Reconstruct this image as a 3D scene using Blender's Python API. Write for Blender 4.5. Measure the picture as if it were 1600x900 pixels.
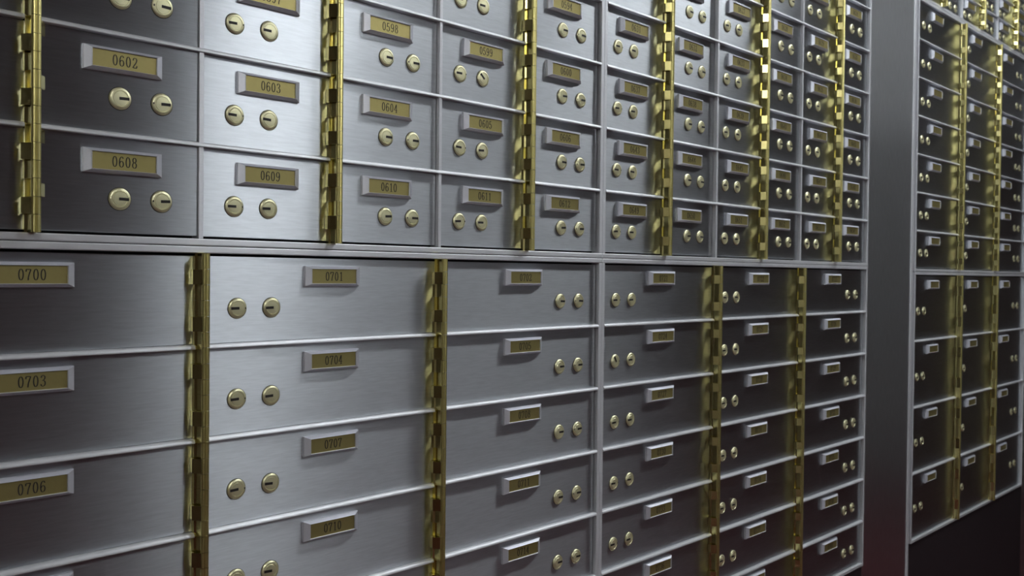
import bpy, bmesh, math, random
from mathutils import Vector, Matrix

S = bpy.context.scene
for _o in list(bpy.data.objects):
    bpy.data.objects.remove(_o)
COL = S.collection
Z0 = 1.25                      # height of the middle rail above the floor
rnd = random.Random(7)

# ------------------------------------------------------------------ camera
FPX, YAW, PITCH, ROLL = 1461.667, 46.27856, -0.86125, 0.5662
cy, sy = math.cos(math.radians(YAW)), math.sin(math.radians(YAW))
cp, sp = math.cos(math.radians(PITCH)), math.sin(math.radians(PITCH))
cr, sr = math.cos(math.radians(ROLL)), math.sin(math.radians(ROLL))
fw = Vector((sy * cp, cy * cp, sp)); rt = Vector((cy, -sy, 0)); up = rt.cross(fw)
rt2 = rt * cr + up * sr; up2 = up * cr - rt * sr
cd = bpy.data.cameras.new('camera'); cam = bpy.data.objects.new('camera', cd); COL.objects.link(cam)
cam.matrix_world = Matrix(((rt2.x, up2.x, -fw.x, -1.31759), (rt2.y, up2.y, -fw.y, -1.04138),
                           (rt2.z, up2.z, -fw.z, Z0 - 0.02106), (0, 0, 0, 1)))
cd.sensor_width = 36; cd.lens = FPX * 36 / 1600; cd.clip_start = 0.02
cd.dof.use_dof = True; cd.dof.focus_distance = 1.25; cd.dof.aperture_fstop = 13
S.camera = cam

# ------------------------------------------------------------------ world, exposure
W = bpy.data.worlds.new('world'); S.world = W; W.use_nodes = True
W.node_tree.nodes['Background'].inputs[0].default_value = (0.5, 0.55, 0.65, 1)
W.node_tree.nodes['Background'].inputs[1].default_value = 0.02
S.view_settings.view_transform = 'Standard'; S.view_settings.look = 'None'
S.view_settings.gamma = 1; S.view_settings.use_curve_mapping = False
S.view_settings.exposure = 0.0

# ceiling lamps: (x, y, length, width, strength)
CEIL = 2.75
LAMPS = [(0.68, -0.70, 0.88, 0.22, 18.0), (1.74, -0.70, 1.16, 0.22, 25.0), (0.86, -2.25, 0.62, 0.24, 54.0), (-1.95, -2.38, 0.95, 0.24, 45.0)]  # last two are added fill lamps, for the doors and the brass leaves

# ------------------------------------------------------------------ materials
def new_mat(name):
    m = bpy.data.materials.new(name); m.use_nodes = True
    nt = m.node_tree; return m, nt, nt.nodes['Principled BSDF']

def brushed(name, color, rough, aniso, bump=0.02, var=0.03, axis=(0, 0, 1), stretch=(14, 40, 170), satin=0.0):
    """metal brushed along x: highlights stay narrow along the grain and stretch across it"""
    m = bpy.data.materials.new(name); m.use_nodes = True
    nt = m.node_tree; nt.nodes.remove(nt.nodes['Principled BSDF'])
    b = nt.nodes.new('ShaderNodeBsdfAnisotropic'); b.distribution = 'GGX'
    nt.links.new(b.outputs[0], nt.nodes['Material Output'].inputs[0])
    b.inputs['Anisotropy'].default_value = aniso
    v = nt.nodes.new('ShaderNodeCombineXYZ')
    for i in range(3): v.inputs[i].default_value = axis[i]
    nt.links.new(v.outputs[0], b.inputs['Tangent'])
    g = nt.nodes.new('ShaderNodeNewGeometry')
    mp = nt.nodes.new('ShaderNodeMapping'); mp.inputs['Scale'].default_value = stretch
    nz = nt.nodes.new('ShaderNodeTexNoise'); nz.inputs['Scale'].default_value = 3; nz.inputs['Detail'].default_value = 4
    nt.links.new(g.outputs['Position'], mp.inputs[0]); nt.links.new(mp.outputs[0], nz.inputs['Vector'])
    mr = nt.nodes.new('ShaderNodeMapRange')
    mr.inputs['To Min'].default_value = rough - var; mr.inputs['To Max'].default_value = rough + var
    nt.links.new(nz.outputs[0], mr.inputs[0]); nt.links.new(mr.outputs[0], b.inputs['Roughness'])
    cm = nt.nodes.new('ShaderNodeMix'); cm.data_type = 'RGBA'
    cm.inputs[6].default_value = (*[c * 0.84 for c in color], 1); cm.inputs[7].default_value = (*[min(1, c * 1.16) for c in color], 1)
    nt.links.new(nz.outputs[0], cm.inputs[0]); nt.links.new(cm.outputs[2], b.inputs['Color'])
    if bump:
        bp = nt.nodes.new('ShaderNodeBump'); bp.inputs['Strength'].default_value = bump; bp.inputs['Distance'].default_value = 0.001
        nt.links.new(nz.outputs[0], bp.inputs['Height']); nt.links.new(bp.outputs[0], b.inputs['Normal'])
    if satin:                                           # part of the surface is blasted satin
        p = nt.nodes.new('ShaderNodeBsdfPrincipled'); p.inputs['Base Color'].default_value = (*color, 1)
        p.inputs['Metallic'].default_value = 0.35; p.inputs['Roughness'].default_value = 0.45
        mx = nt.nodes.new('ShaderNodeMixShader'); mx.inputs[0].default_value = satin
        nt.links.new(b.outputs[0], mx.inputs[1]); nt.links.new(p.outputs[0], mx.inputs[2])
        nt.links.new(mx.outputs[0], nt.nodes['Material Output'].inputs[0])
    return m

def plain(name, color, rough, metal=0.0, noise=0.0, nscale=60, bump=0.0):
    m, nt, b = new_mat(name)
    b.inputs['Base Color'].default_value = (*color, 1)
    b.inputs['Roughness'].default_value = rough; b.inputs['Metallic'].default_value = metal
    tc = nt.nodes.new('ShaderNodeTexCoord')
    nz = nt.nodes.new('ShaderNodeTexNoise'); nz.inputs['Scale'].default_value = nscale; nz.inputs['Detail'].default_value = 5
    nt.links.new(tc.outputs['Object'], nz.inputs['Vector'])
    if noise:
        r = nt.nodes.new('ShaderNodeMix'); r.data_type = 'RGBA'
        r.inputs[6].default_value = (*[c * (1 - noise) for c in color], 1)
        r.inputs[7].default_value = (*[min(1, c * (1 + noise)) for c in color], 1)
        nt.links.new(nz.outputs[0], r.inputs[0]); nt.links.new(r.outputs[2], b.inputs['Base Color'])
    if bump:
        bp = nt.nodes.new('ShaderNodeBump'); bp.inputs['Strength'].default_value = bump; bp.inputs['Distance'].default_value = 0.001
        nt.links.new(nz.outputs[0], bp.inputs['Height']); nt.links.new(bp.outputs[0], b.inputs['Normal'])
    return m

M_DOOR = brushed('brushed_steel', (0.60, 0.625, 0.65), 0.340, -0.652, var=0.012)
M_PANEL = brushed('brushed_steel_panel', (0.77, 0.79, 0.81), 0.33, -0.55, axis=(1, 0, 0), stretch=(150, 40, 10))
M_ALU = plain('satin_aluminium', (0.76, 0.775, 0.84), 0.45, 0.6, 0.04, 300)
M_FRAME = brushed('frame_aluminium', (0.80, 0.81, 0.84), 0.36, -0.62, var=0.012, satin=0.7)
M_BRASS = plain('polished_brass', (0.80, 0.72, 0.31), 0.20, 1.0, 0.06, 90)
M_BARREL = plain('satin_brass', (0.74, 0.66, 0.27), 0.34, 1.0, 0.05, 90)
M_LOCK = plain('lock_brass', (0.86, 0.82, 0.52), 0.33, 0.72, 0.10, 900, 0.25)
M_INSERT = plain('brass_label', (0.44, 0.375, 0.15), 0.42, 0.85, 0.05, 250)
M_INK_SLOT = plain('ink_and_slot_black', (0.015, 0.012, 0.008), 0.6)
M_DARK = plain('dark_recess', (0.012, 0.012, 0.014), 0.7)  # near-black colour stands for shade in the door gaps and round the locks
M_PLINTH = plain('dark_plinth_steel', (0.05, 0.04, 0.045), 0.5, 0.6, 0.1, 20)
M_WHITE = plain('white_wall_paint', (0.85, 0.86, 0.86), 0.7, 0, 0.03, 8)
M_REFL_DARK = plain('dark_reflect_panel', (0.025, 0.014, 0.016), 0.45, 0, 0.3, 6)
M_GREY = plain('grey_reflect_strip', (0.34, 0.33, 0.33), 0.6, 0, 0.04, 9)
M_PALE = plain('pale_wall_paint', (0.40, 0.41, 0.42), 0.7, 0, 0.03, 8)
M_TAN = plain('tan_reflect_panel', (0.30, 0.20, 0.09), 0.8, 0, 0.1, 12)
M_WALL = plain('grey_wall_paint', (0.30, 0.29, 0.28), 0.8, 0, 0.04, 8)
M_DIM = plain('brown_wall_cloth', (0.10, 0.075, 0.065), 0.85, 0, 0.15, 12)
M_CARPET = plain('dark_red_carpet', (0.055, 0.004, 0.007), 0.95, 0, 0.35, 220, 0.6)
M_CEIL = plain('ceiling_board', (0.45, 0.45, 0.44), 0.9, 0, 0.03, 30)
def lamp_mat(i, strength):
    m, nt, b = new_mat('lamp_diffuser')
    b.inputs['Base Color'].default_value = (0.9, 0.9, 0.9, 1)
    b.inputs['Emission Color'].default_value = (0.93, 0.97, 1.0, 1) if i < 3 else (0.97, 0.97, 0.95, 1)
    b.inputs['Emission Strength'].default_value = strength
    return m

# ------------------------------------------------------------------ mesh helpers
def bm_box(bm, x0, x1, y0, y1, z0, z1):
    v = [bm.verts.new(p) for p in ((x0, y0, z0), (x1, y0, z0), (x1, y1, z0), (x0, y1, z0),
                                   (x0, y0, z1), (x1, y0, z1), (x1, y1, z1), (x0, y1, z1))]
    for f in ((0, 3, 2, 1), (4, 5, 6, 7), (0, 1, 5, 4), (1, 2, 6, 5), (2, 3, 7, 6), (3, 0, 4, 7)):
        bm.faces.new([v[i] for i in f])

def bm_bevel(bm, off, seg=2):
    bmesh.ops.bevel(bm, geom=list(bm.edges), offset=off, segments=seg, affect='EDGES', profile=0.5)

def bm_prism(bm, prof, z0, z1):
    """closed (x, y) outline extruded along z"""
    a = [bm.verts.new((x, y, z0)) for x, y in prof]; b = [bm.verts.new((x, y, z1)) for x, y in prof]
    n = len(prof)
    for i in range(n):
        bm.faces.new((a[i], a[(i + 1) % n], b[(i + 1) % n], b[i]))
    bm.faces.new(a[::-1]); bm.faces.new(b)

def bm_prism_x(bm, prof, x0, x1):
    """closed (y, z) outline extruded along x"""
    a = [bm.verts.new((x0, y, z)) for y, z in prof]; b = [bm.verts.new((x1, y, z)) for y, z in prof]
    n = len(prof)
    for i in range(n):
        bm.faces.new((a[i], a[(i + 1) % n], b[(i + 1) % n], b[i]))
    bm.faces.new(a[::-1]); bm.faces.new(b)

def to_mesh(bm, name, mat, smooth=False):
    bmesh.ops.recalc_face_normals(bm, faces=list(bm.faces))
    me = bpy.data.meshes.new(name); bm.to_mesh(me); bm.free()
    me.materials.append(mat)
    if smooth:
        for p in me.polygons: p.use_smooth = True
        try: me.set_sharp_from_angle(angle=math.radians(35))
        except Exception: pass
    return me

def link(name, me, parent=None, loc=(0, 0, 0)):
    o = bpy.data.objects.new(name, me); COL.objects.link(o)
    o.location = loc
    if parent is not None: o.parent = parent
    return o

def thing(name, label, cat, loc=(0, 0, 0), group=None):
    o = bpy.data.objects.new(name, None); COL.objects.link(o)
    o.location = loc; o.empty_display_size = 0.03
    o['label'] = label; o['category'] = cat
    if group: o['group'] = group
    return o

def struct(name, me, loc=(0, 0, 0)):
    o = link(name, me, None, loc); o['kind'] = 'structure'; return o

def box_mesh(name, mat, x0, x1, y0, y1, z0, z1, bev=0.0):
    bm = bmesh.new(); bm_box(bm, x0, x1, y0, y1, z0, z1)
    if bev: bm_bevel(bm, bev)
    return to_mesh(bm, name, mat)

# ------------------------------------------------------------------ the room
RX0, RX1, RY0, RY1 = -4.6, 4.6, -2.6, 0.30
struct('floor', box_mesh('floor', M_CARPET, RX0, RX1, RY0, RY1 + 0.1, -0.05, 0))
struct('ceiling', box_mesh('ceiling', M_CEIL, RX0, RX1, RY0, RY1 + 0.1, CEIL, CEIL + 0.05))
struct('wall_back', box_mesh('wall_back', M_WALL, RX0, RX1, RY1, RY1 + 0.1, 0, CEIL))
struct('wall_left', box_mesh('wall_left', M_DIM, RX0 - 0.1, RX0, RY0, RY1 + 0.1, 0, CEIL))
struct('wall_right', box_mesh('wall_right', M_DIM, RX1, RX1 + 0.1, RY0, RY1 + 0.1, 0, CEIL))
struct('wall_front', box_mesh('wall_front', M_WALL, RX0, RX1, RY0 - 0.1, RY0, 0, CEIL))
# unseen panels across the aisle, toned to give the steel its dark and bright reflections
OPP = [('trim_5', M_GREY, -0.66, -0.44, 2.6), ('trim_9', M_TAN, -4.6, -2.92, 2.7), ('trim_1', M_WHITE, -2.9, -1.12, 2.7), ('trim_2', M_REFL_DARK, -1.1, -0.67, 2.6), ('trim_6', M_REFL_DARK, -0.43, 0.42, 2.6), ('trim_3', M_PALE, 0.45, 3.9, 2.7), ('trim_4', M_DIM, 3.92, 4.6, 2.7)]
for n, m, a, b, h in OPP:
    struct(n, box_mesh(n, m, a, b, RY0, RY0 + 0.05, 0, h, 0.004))

struct('trim_7', box_mesh('trim_7', M_WHITE, RX1 - 0.25, RX1, RY0 + 0.06, RY1 - 0.002, 2.12, CEIL - .002, 0.004))  # unseen white bulkhead, placed for the bright reflection high on the filler panel

struct('trim_8', box_mesh('trim_8', M_WHITE, 1.2, RX1 - 0.26, RY0 + 0.06, RY0 + 0.16, 2.15, CEIL - .002, 0.004))  # unseen white board added to brighten what the filler panel reflects

def ceiling_light(i, x, y, L, Wd, strength):
    t = thing('ceiling_light', ['long fluorescent ceiling light over the aisle, nearest right of the photographer',
                                'long fluorescent ceiling light over the aisle, second right of the photographer',
                                'added ceiling fill light along the opposite wall, evening brightness down the doors',
                                'added ceiling fill light behind the photographer, washing the opposite wall for the brass hinges'][i],
              'ceiling light', (x, y, CEIL))
    bm = bmesh.new()
    for a in ((-L/2, -L/2+.02, -Wd/2, Wd/2), (L/2-.02, L/2, -Wd/2, Wd/2), (-L/2+.02, L/2-.02, -Wd/2, -Wd/2+.02), (-L/2+.02, L/2-.02, Wd/2-.02, Wd/2)):
        bm_box(bm, *a, -0.07, 0)
    link('housing', to_mesh(bm, 'housing', M_ALU), t)
    link('diffuser', box_mesh('diffuser', lamp_mat(i, strength), -L/2+.021, L/2-.021, -Wd/2+.021, Wd/2-.021, -0.062, -0.004), t)
for i, a in enumerate(LAMPS): ceiling_light(i, *a)

# ------------------------------------------------------------------ cabinet shells
Y_FR, Y_RAIL, Y_DIV = -0.0035, -0.0048, -0.0030
DY = 0.0035                     # door faces stand this far behind the wall line
ST = 0.0083                     # stile width
BAND = 0.0086                   # rail width

def rail_profile(h, front, r=0.0009, r2=0.0042):
    pts = [(0.0115, -h/2), (front + r, -h/2)]
    for k in range(1, 5):
        q = math.pi/2 * k / 4; pts.append((front + r - r * math.sin(q), -h/2 + r - r * math.cos(q)))
    pts.append((front, h/2 - r2))
    for k in range(1, 8):
        q = math.pi/2 * k / 7; pts.append((front + r2 - r2 * math.cos(q), h/2 - r2 + r2 * math.sin(q)))
    return pts + [(0.0115, h/2)]

def cabinet(label, x0, x1, zb, zt, rows, pitch, dividers, group, hinges=()):
    """outer frame x0..x1, zb..zt; rows counted from the bottom, pitch high"""
    t = thing('cabinet', label, 'cabinet', ((x0 + x1) / 2, 0, zb), group)
    def P(name, me): return link(name, me, t, (-(x0 + x1) / 2, 0, -zb))
    P('carcass', box_mesh('carcass', M_DARK, x0 + .001, x1 - .001, 0.0145, 0.29, zb + .001, zt - .001))
    for a, b in ((x0 + .0003, x0 + ST), (x1 - ST, x1 - .0003)):
        P('stile', box_mesh('stile', M_FRAME, a, b, Y_FR, 0.0144, zb + BAND + .0001, zt - BAND - .0001, 0.0007))
    for a, b, n in ((zb + .0004, zb + BAND, 'bottom_rail'), (zt - BAND, zt - .0004, 'top_rail')):
        P(n, box_mesh(n, M_FRAME, x0 + .0003, x1 - .0003, Y_FR - .0005, 0.0144, a, b, 0.0012))
    xs = [x0 + ST] + [q for h in hinges for q in (h - .0073, h + .0073)] + [x1 - ST]
    for i in range(1, rows):
        z = zb + BAND + i * pitch
        for a, b in zip(xs[::2], xs[1::2]):
            bm = bmesh.new(); bm_prism_x(bm, [(y, z + q) for y, q in rail_profile(0.0055, Y_RAIL)], a, b)
            P('row_rail', to_mesh(bm, 'row_rail', M_FRAME, True))
    for xd in dividers:
        P('divider', box_mesh('divider', M_FRAME, xd - .003, xd + .003, Y_DIV, 0.0143, zb + BAND, zt - BAND, 0.0006))
    return t

# ------------------------------------------------------------------ brass hinge strips
def barrel_profile(r=0.0030, cx=0.0019, y=-0.0150):
    pts = []
    for k in range(10):        # right lobe, from back round to front
        a = math.pi * 0.5 - math.pi * k / 9 * 1.02
        pts.append((cx + r * math.cos(a), y - r * math.sin(-a)))
    pts = [(x, yy) for x, yy in pts]
    pts.append((0.0, y - r * 0.62))
    left = [(-x, yy) for x, yy in pts[:-1]][::-1]
    return pts + left

def leaf_mesh(side, h):
    prof = [(-.0094, .0031), (-.0094, -.0062), (-.0112, -.0050), (-.0118, -.0062), (-.0046, -.0158), (-.0030, -.0170), (-.0012, -.0172), (-.0012, -.0142),
            (-.0038, -.0138), (-.0080, -.0086), (-.0076, .0031)]
    if side > 0: prof = [(-x, y) for x, y in prof][::-1]
    bm = bmesh.new(); bm_prism(bm, prof, 0, h); return to_mesh(bm, 'hinge_leaf', M_BRASS)

LEAFS = {}
def hinge(label, x, zb, rows, pitch, both, group):
    H = rows * pitch; per = pitch / 2
    t = thing('brass_hinge', label, 'hinge', (x, 0, zb), group)
    bm = bmesh.new(); bb = bmesh.new()
    web = [(-.0070, .0031), (-.0066, -.0010), (-.0044, -.0030), (-.0030, -.0128), (.0030, -.0128), (.0044, -.0030), (.0066, -.0010), (.0070, .0031)]
    pin = [(-.0052, .0031), (-.0052, .0012), (-.0008, .0006), (-.0008, -.0128), (.0008, -.0128), (.0008, .0006), (.0052, .0012), (.0052, .0031)]
    br = barrel_profile()
    e = 0.00030
    for i in range(rows * 2):
        zt = H - i * per; a = zt - .34 * per; b = zt - .67 * per; c = zt - per
        for k, (q1, q0) in enumerate(((zt, a), (a, b), (b, c))):
            bm_prism(bb, br, q0 + e, q1 - e)
            bm_prism(bm, pin if (both and k == 0) else web, q0 + (.0001 if k == 2 else 0), q1 - (.0001 if k == 0 else 0))
    link('post', to_mesh(bm, 'post', M_BRASS), t)
    link('barrel', to_mesh(bb, 'barrel', M_BARREL, True), t)
    key = round(per, 4)
    if key not in LEAFS: LEAFS[key] = (leaf_mesh(-1, .33 * per - .0012), leaf_mesh(1, .33 * per - .0048))
    for i in range(rows * 2):
        zt = H - i * per
        link('hinge_leaf', LEAFS[key][0], t, (0, 0, zt - .67 * per + .0006))
        if both: link('hinge_leaf', LEAFS[key][1], t, (0, 0, zt - .34 * per + .0006))
    return t

# ------------------------------------------------------------------ number plates
def catmull(pts, n=6):
    out = []; P = [pts[0]] + pts + [pts[-1]]
    for i in range(1, len(P) - 2):
        for k in range(n):
            t = k / n; r = []
            for d in range(2):
                a, b, c, e = P[i-1][d], P[i][d], P[i+1][d], P[i+2][d]
                r.append(0.5 * (2*b + (c-a)*t + (2*a-5*b+4*c-e)*t*t + (3*b-a-3*c+e)*t**3))
            out.append(tuple(r))
    out.append(pts[-1]); return out
def ell(cx, cy_, rx, ry, n=28):
    return [(cx + rx * math.cos(2*math.pi*k/n), cy_ + ry * math.sin(2*math.pi*k/n)) for k in range(n + 1)]
SIX = [(.41, .82), (.36, .94), (.26, .98), (.14, .86), (.07, .58), (.08, .25), (.15, .06), (.26, .015), (.38, .10), (.43, .30), (.38, .50), (.27, .58), (.15, .51), (.08, .35)]
GLYPH = {
 '0': [ell(.25, .5, .18, .485)],
 '1': [[(.27, 0), (.27, 1)], [(.11, .82), (.18, .86), (.27, .99)], [(.10, .012), (.44, .012)]],
 '2': [catmull([(.09, .73), (.13, .91), (.26, .985), (.39, .90), (.42, .74), (.33, .50), (.15, .22), (.06, .03)]), [(.06, .03), (.42, .03)], [(.06, .06), (.42, .06)], [(.41, .03), (.45, .26)]],
 '3': [catmull([(.09, .77), (.13, .92), (.25, .985), (.38, .90), (.40, .74), (.32, .58), (.19, .53)]), catmull([(.19, .53), (.36, .48), (.43, .30), (.38, .09), (.24, .015), (.11, .07), (.07, .21)])],
 '4': [[(.33, 0), (.33, 1)], [(.33, .99), (.04, .29)], [(.04, .29), (.48, .29)], [(.2, .012), (.46, .012)]],
 '5': [[(.12, .97), (.41, .97)], [(.12, .94), (.41, .94)], [(.12, .97), (.10, .50)], catmull([(.10, .50), (.20, .60), (.34, .57), (.43, .40), (.42, .20), (.32, .05), (.18, .015), (.08, .09), (.06, .22)])],
 '6': [catmull(SIX)],
 '7': [[(.06, .97), (.45, .97)], [(.06, .94), (.45, .94)], [(.06, .97), (.05, .74)], catmull([(.45, .95), (.34, .64), (.25, .32), (.22, 0)])],
 '8': [ell(.25, .755, .15, .23), ell(.25, .27, .18, .26)],
 '9': [[(.5 - x, 1 - y) for x, y in catmull(SIX)]],
}
def number_mesh(txt, h=0.0118):
    bm = bmesh.new(); adv = .62; x0 = -adv * len(txt) / 2 + (adv - .5) / 2
    A, B, D = .056, .024, 0.00012
    for i, ch in enumerate(txt):
        for line in GLYPH[ch]:
            n = len(line); L = []; R_ = []
            closed = n > 4 and abs(line[0][0]-line[-1][0]) + abs(line[0][1]-line[-1][1]) < 1e-6
            for k in range(n):
                p, q = line[max(0, k-1)], line[min(n-1, k+1)]
                if closed and k in (0, n-1): p, q = line[-2], line[1]
                tx, ty = q[0]-p[0], q[1]-p[1]; l = math.hypot(tx, ty) or 1
                nx, ny = -ty/l, tx/l
                s = math.hypot(A*nx, B*ny)
                ox, oy = A*A*nx/s, B*B*ny/s
                X, Y = line[k][0] + x0 + i*adv, line[k][1] - .5
                L.append(((X+ox)*h, (Y+oy)*h)); R_.append(((X-ox)*h, (Y-oy)*h))
            vl = [bm.verts.new((a, -D, b)) for a, b in L]; vr = [bm.verts.new((a, -D, b)) for a, b in R_]
            wl = [bm.verts.new((a, 0, b)) for a, b in L]; wr = [bm.verts.new((a, 0, b)) for a, b in R_]
            for k in range(n - 1):
                bm.faces.new((vl[k], vl[k+1], vr[k+1], vr[k])); bm.faces.new((vl[k], wl[k], wl[k+1], vl[k+1])); bm.faces.new((vr[k], vr[k+1], wr[k+1], wr[k]))
    return to_mesh(bm, 'number', M_INK_SLOT)

PW, PH = 0.0882, 0.0268
def plate_mesh():
    bm = bmesh.new()
    def ring(w, h, y): return [bm.verts.new((sx*w/2, y, sz*h/2)) for sx, sz in ((-1,-1),(1,-1),(1,1),(-1,1))]
    iw, ih = PW - 2*.0084, PH - 2*.0040
    rs = [ring(PW, PH, 0), ring(PW, PH, -.0036), ring(iw + .0024, ih + .0018, -.0080), ring(iw + .0012, ih + .0009, -.0085), ring(iw + .0002, ih + .0002, -.0081), ring(iw, ih, -.0062)]
    for a, b in zip(rs, rs[1:]):
        for k in range(4): bm.faces.new((a[k], a[(k+1) % 4], b[(k+1) % 4], b[k]))
    bm.faces.new(rs[0]); bm.faces.new(rs[-1])
    es = [e for e in bm.edges if abs(e.verts[0].co.y + .0036) < 1e-6 and abs(e.verts[1].co.y + .0036) < 1e-6]
    bmesh.ops.bevel(bm, geom=es, offset=.0004, segments=2, affect='EDGES')
    return to_mesh(bm, 'number_plate', M_ALU)
PLATE = plate_mesh()
INSERT = box_mesh('brass_insert', M_INSERT, -(PW/2-.0085), PW/2-.0085, -.0067, -.0061, -(PH/2-.0041), PH/2-.0041)

# ------------------------------------------------------------------ locks
def lathe(prof, n=36):
    bm = bmesh.new(); rings = []
    for r, y in prof:
        rings.append([bm.verts.new((0, y, 0))] if r == 0 else [bm.verts.new((r*math.cos(2*math.pi*k/n), y, r*math.sin(2*math.pi*k/n))) for k in range(n)])
    for a, b in zip(rings, rings[1:]):
        for k in range(n):
            j = (k+1) % n
            if len(b) == 1: bm.faces.new((a[k], a[j], b[0]))
            else: bm.faces.new((a[k], a[j], b[j], b[k]))
    return bm
LOCK = to_mesh(lathe([(.0125, .0), (.0125, -.0010), (.0117, -.0020), (.0104, -.0026), (.0091, -.0027), (.0088, -.0022), (.0083, -.0022), (.0078, -.0027), (.0040, -.0029), (0, -.0029)]), 'lock', M_LOCK, True)
RING = to_mesh(lathe([(.0131, .0002), (.0131, -.0004), (.0126, -.0004), (.0126, .0002)]), 'gap_ring', M_DARK)  # dark ring put in for the shaded gap around the lock
def keyway_mesh(sgn):
    bm = bmesh.new(); a, b = sorted((-0.0016*sgn, .0095*sgn)); bm_box(bm, a, b, -.0032, -.0018, -.0016, .0016); return to_mesh(bm, 'keyway', M_INK_SLOT)  # raised black bar, its colour stands for the dark inside the key slot
KEY = {1: keyway_mesh(1), -1: keyway_mesh(-1)}
PIN = box_mesh('pin_hole', M_INK_SLOT, -.0006, .0006, -.0028, -.0018, -.0011, .0011)  # black fleck put in for the dark of a small hole

# ------------------------------------------------------------------ deposit boxes
DOORS = {}
def door_mesh(w, h):
    k = (round(w, 4), round(h, 4))
    if k not in DOORS: DOORS[k] = box_mesh('door', M_DOOR, 0, w, 0, .0080, 0, h, .0006)
    return DOORS[k]

def deposit_box(label, group, x0, x1, z0, z1, hinge_right, number, plate_x, plate_z, lock_x, lock_z, gapl, gapr, tilt=0.0, key_rot=(0, 0)):
    """x0..x1, z0..z1 is the cell; plate and lock positions measured from its lower left corner"""
    t = thing('deposit_box', label, 'safe deposit box', (x0, DY, z0), group)
    hx = (x1 - x0) if hinge_right else 0.0
    if x1 < 1.4:                                        # positions were taken on the wall line; the fronts sit a little deeper
        tan = lambda d: (x0 + d + 1.3176) / 1.0414
        plate_x += .0058 * tan(plate_x); lock_x = [q + .0046 * tan(q) for q in lock_x]
    if tilt:
        t.rotation_euler = (0, 0, tilt); t.location = (x0 + hx - hx * math.cos(tilt), DY - hx * math.sin(tilt), z0)
    link('door', door_mesh(x1 - x0 - gapl - gapr, z1 - z0 - .0064), t, (gapl, 0, .0032))
    p = link('number_plate', PLATE, t, (plate_x, 0, plate_z))
    link('brass_insert', INSERT, p)
    if number: link('number', number_mesh(number), p, (0, -.0067, 0))
    s = -1 if hinge_right else 1
    outer = 0 if hinge_right else 1
    for i in (0, 1):
        l = link('lock', LOCK, t, (lock_x[i], 0, lock_z))
        link('gap_ring', RING, l)
        k = link('keyway', KEY[s], l); k.rotation_euler = (0, key_rot[i] + math.radians(rnd.uniform(-3, 3)), 0)
        if i == outer: link('pin_hole', PIN, l, (-s * .0103, 0, 0))
    return t

ORD = ['zeroth', 'first', 'second', 'third', 'fourth', 'fifth', 'sixth', 'seventh']
NUMW = ['zero', 'one', 'two', 'three', 'four', 'five', 'six', 'seven']
P_R = 0.112                                            # row pitch
BT = 0.0172                                            # double rail thickness

# --- near bank (A): ten-centimetre doors above, wide doors below
AX0, AW = -1.1561, 0.190
A_edges = [AX0 + ST - .0005 + i * AW for i in range(7)]  # cell edges
BX1, BW = 1.1385, 0.1869
B_edges = [.0081 + i * BW for i in range(7)]
ZUB, ZUT = Z0 + BT/2 + .0002, Z0 + BT + 7 * P_R + BAND     # upper cabinets
ZLT, ZLB = Z0 + BT/2 - .0002, Z0 - 7 * P_R - BAND          # lower cabinets
# the upper one runs zb..zt with BAND frames, so its first cell starts at Z0 + BT
cabinet('near upper steel cabinet of small numbered boxes, left of the double stile', AX0, 0, Z0 + BT - BAND, ZUT, 7, P_R, [A_edges[2], A_edges[4]], 'cabinets of small boxes', [A_edges[1], A_edges[3], A_edges[5]])
cabinet('second upper steel cabinet of small boxes, right of the double stile', 0, BX1, Z0 + BT - BAND, ZUT, 7, P_R, [B_edges[2], B_edges[4]], 'cabinets of small boxes', [B_edges[1], B_edges[3], B_edges[5]])
cabinet('near lower steel cabinet of wide boxes numbered from 0700', AX0, 0, ZLB, Z0 + BAND, 7, P_R, [], 'cabinets of wide boxes', [A_edges[2], A_edges[4]])
cabinet('second lower steel cabinet of wide boxes, right of the double stile', 0, BX1, ZLB, Z0 + BAND, 7, P_R, [], 'cabinets of wide boxes', [B_edges[2], B_edges[4]])

def col_tilt(bank, c):
    return TILT.get((bank, c), 0.0)
TILT = {('A', 2): -.019, ('A', 3): .002, ('LA', 1): -.003, ('LA', 2): .006, ('B', 2): .012}

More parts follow.
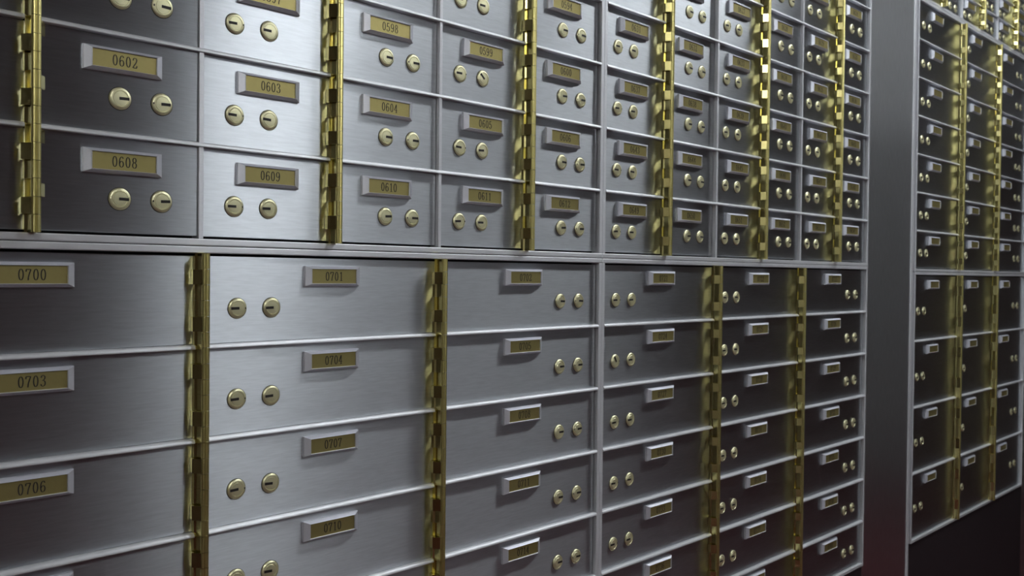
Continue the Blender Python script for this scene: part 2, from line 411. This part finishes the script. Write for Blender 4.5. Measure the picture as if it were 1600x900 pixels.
for bank, edges, wd, first in (('A', A_edges, AW, 571), ('B', B_edges, BW, 613)):
    for r in range(1, 8):                               # rows from the middle rail up
        for c in range(1, 7):
            if bank == 'A' and (r > 5 or (c < 4 and r > 4)): continue     # above the picture
            hr = c % 2 == 1
            num = '%04d' % (first + (7 - r) * 6 + c - 1)
            z = Z0 + BT + (r - 1) * P_R
            if bank == 'A':
                px = {1: .045, 2: .0505, 3: .0455, 4: .0450, 5: .0432, 6: .0433}[c] + .0441
                lx = {1: (.044, .092), 2: (.0922, .1401), 3: (.0437, .0915), 4: (.0886, .1376), 5: (.0402, .0880), 6: (.0872, .1357)}[c]
                if r <= {1: 0, 2: 2, 3: 3, 4: 3, 5: 3, 6: 4}[c]:
                    lab = 'small steel deposit box marked %s, row %s above the double rail' % (num, NUMW[r])
                else:
                    lab = 'small steel deposit box, row %s above double rail, column %s of near upper cabinet' % (NUMW[r], NUMW[c])
                grp = 'small boxes of the near upper cabinet'
            else:
                px = (.0340 if hr else .0385) + .0441
                lx = (.0340, .0818) if hr else (.0800, .1278)
                lab = 'small steel deposit box, row %s above double rail, column %s right of double stile' % (NUMW[r], NUMW[c])
                grp = 'small boxes of the second upper cabinet'
            rot = (0, math.radians(45)) if num == '0599' else (0, 0)
            gl, gr = (.0036, .0016) if hr else (.0016, .0036)
            if c == 1: gl = .0020
            deposit_box(lab, grp, edges[c-1], edges[c], z, z + P_R, hr, num, px, .0820, lx, .0412, gl, gr, col_tilt(bank, c), rot)
    # hinges between odd and even columns
    for c in (1, 3, 5):
        if bank == 'A':
            w_ = {1: 'at the left picture edge', 3: 'between boxes 0609 and 0610', 5: 'between boxes 0611 and 0612'}[c]
        else:
            w_ = {1: 'nearest right of the double stile', 3: 'second right of the double stile', 5: 'third right of the double stile'}[c]
        hinge('tall upper brass hinge strip ' + w_, edges[c], Z0 + BT, 7, P_R, True, 'hinge strips of the upper cabinets')

for bank, edges, wd, first in (('LA', A_edges, AW*2, 700), ('LB', B_edges, BW*2, 721)):
    for r in range(1, 8):                               # rows from the middle rail down
        for c in range(1, 4):
            if bank == 'LA' and r > 5: continue
            hr = c < 3
            num = '%04d' % (first + (r - 1) * 3 + c - 1)
            z = Z0 - r * P_R
            if bank == 'LA':
                px = {1: .1448, 2: .1428, 3: .1384}[c] + .0441
                lx = {1: (.046, .094), 2: (.0478, .0960), 3: (.2770, .3257)}[c]
                lab = 'wide steel deposit box marked %s, row %s below the double rail' % (num, NUMW[r])
                if r > {1: 3, 2: 4, 3: 5}[c]: lab = 'wide steel deposit box, row %s below double rail, column %s of near lower cabinet' % (NUMW[r], NUMW[c])
                grp = 'wide boxes of the near lower cabinet'
            else:
                px = {1: .1310, 2: .1310, 3: .1260}[c] + .0441
                lx = {1: (.0350, .0830), 2: (.0383, .0850), 3: (.2640, .3105)}[c]
                lab = 'wide steel deposit box, row %s below double rail, column %s right of double stile' % (NUMW[r], NUMW[c])
                grp = 'wide boxes of the second lower cabinet'
            rot = (math.radians(60), 0) if num == '0724' else (0, 0)
            deposit_box(lab, grp, edges[2*c-2], edges[2*c], z, z + P_R, hr, num, px, P_R - .0267, lx, P_R - .0667,
                        .0020 if c != 2 else .0075, .0025 if c == 3 else .0016, col_tilt(bank, c), rot)
    for c in (1, 2):
        if bank == 'LA':
            w_ = {1: 'left of boxes 0701 and 0704', 2: 'left of boxes 0702 and 0705'}[c]
        else:
            w_ = {1: 'nearest right of the double stile', 2: 'second right of the double stile'}[c]
        hinge('tall lower brass hinge strip ' + w_, edges[2*c], Z0 - 7 * P_R, 7, P_R, c == 2, 'hinge strips of the lower cabinets')

# --- steel filler panel between the banks, plinths
fp = thing('filler_panel', 'plain tall brushed steel panel between near and far cabinets', 'panel', (1.29, 0, 0))
link('sheet', box_mesh('sheet', M_PANEL, 1.1392 - 1.29, 1.4440 - 1.29, 0.0010, 0.29, 0, 2.70, .0008), fp)
link('edge_strip', box_mesh('edge_strip', M_FRAME, 1.4442 - 1.29, 1.4590 - 1.29, -0.0015, 0.29, 0, 2.70, .0015), fp)

fp = thing('filler_panel', 'steel panel edge at the right picture border beside far cabinets', 'panel', (2.95, 0, 0))
link('sheet', box_mesh('sheet', M_PANEL, 2.5775 - 2.95, 3.30 - 2.95, 0.0010, 0.29, 0, 2.70, .0008), fp)

# --- far bank (C)
CX0, CI0, CI1, CX1 = 1.4600, 1.4780, 2.5560, 2.5760
def far_cabinet(label, zb, zt, rows, pitch, dividers, group, hinges):
    return cabinet(label, CX0 + .0085, CX1 - .008, zb, zt, rows, pitch, dividers, group, hinges)
CW = (CI1 - CI0) / 6
C_edges = [CI0 + i * CW for i in range(7)]
ZC = Z0 - .0019
CB = .0153 / 2
P_C = 0.0780
P_L = (7 * P_R - .0024) / 4
zmid0 = Z0 + .0057; zmid1 = zmid0 + 7 * P_R
zlow1 = Z0 - .0120; zlow0 = zlow1 - 4 * P_L
ztop0 = zmid1 + .0172; ztop1 = ztop0 + 5 * P_C
far_cabinet('far middle steel cabinet of wide boxes, right of the steel panel', zmid0 - BAND, zmid1 + BAND, 7, P_R, [], 'far cabinets', [C_edges[2], C_edges[4]])
far_cabinet('far lower steel cabinet of large boxes, right of the steel panel', zlow0 - BAND, zlow1 + BAND, 4, P_L, [], 'far cabinets', [C_edges[2], C_edges[4]])
far_cabinet('far top steel cabinet of small boxes at the upper right corner', ztop0 - BAND, ztop1 + BAND, 5, P_C, [C_edges[2], C_edges[4]], 'far cabinets', [C_edges[1], C_edges[3], C_edges[5]])
CPOS = ['left', 'middle', 'right']
for r in range(1, 8):                                   # far middle: rows from the top down
    for c in range(1, 4):
        num = None; z = zmid1 - r * P_R
        deposit_box('far wide steel deposit box, %s column, %s row from top of far middle cabinet' % (CPOS[c-1], ORD[r]), 'boxes of the far middle cabinet',
                    C_edges[2*c-2], C_edges[2*c], z, z + P_R, c < 3, num, {1: .150, 2: .150, 3: .135}[c], P_R - .0267,
                    {1: (.046, .094), 2: (.036, .083), 3: (.245, .292)}[c], P_R - .0650, .0020 if c != 2 else .0075, .0016)
for r in range(1, 5):
    for c in range(1, 4):
        num = None; z = zlow1 - r * P_L
        deposit_box('far large steel deposit box, %s column, %s row from top of far lower cabinet' % (CPOS[c-1], ORD[r]), 'boxes of the far lower cabinet',
                    C_edges[2*c-2], C_edges[2*c], z, z + P_L, c < 3, num, {1: .150, 2: .150, 3: .135}[c], P_L - .0290,
                    {1: (.036, .084), 2: (.036, .083), 3: (.245, .292)}[c], P_L - .1080, .0020 if c != 2 else .0075, .0016)
for r in range(1, 6):                                   # far top: rows from the bottom up
    for c in range(1, 7):
        hr = c % 2 == 1
        num = None; z = ztop0 + (r - 1) * P_C
        deposit_box('far small steel deposit box, column %s, row %s from bottom of far top cabinet' % (NUMW[c], NUMW[r]), 'boxes of the far top cabinet',
                    C_edges[c-1], C_edges[c], z, z + P_C, hr, num, (.034 if hr else .0385) + .044, .0555,
                    (.034, .082) if hr else (.080, .128), .0225, .0045 if hr else .0016, .0016 if hr else .0050)
for c in (1, 2):
    w_ = {1: 'right of the left column', 2: 'right of the middle column'}[c]
    hinge('far brass hinge strip %s, far middle cabinet' % w_, C_edges[2*c], zmid0, 7, P_R, c == 2, 'hinge strips of the far cabinets')
    hinge('far brass hinge strip %s, far lower cabinet' % w_, C_edges[2*c], zlow0, 4, P_L, c == 2, 'hinge strips of the far cabinets')
for c in (1, 3, 5):
    hinge('far brass hinge strip at the upper right corner, %s from left' % ORD[(c + 1)//2], C_edges[c], ztop0, 5, P_C, True, 'hinge strips of the far cabinets')

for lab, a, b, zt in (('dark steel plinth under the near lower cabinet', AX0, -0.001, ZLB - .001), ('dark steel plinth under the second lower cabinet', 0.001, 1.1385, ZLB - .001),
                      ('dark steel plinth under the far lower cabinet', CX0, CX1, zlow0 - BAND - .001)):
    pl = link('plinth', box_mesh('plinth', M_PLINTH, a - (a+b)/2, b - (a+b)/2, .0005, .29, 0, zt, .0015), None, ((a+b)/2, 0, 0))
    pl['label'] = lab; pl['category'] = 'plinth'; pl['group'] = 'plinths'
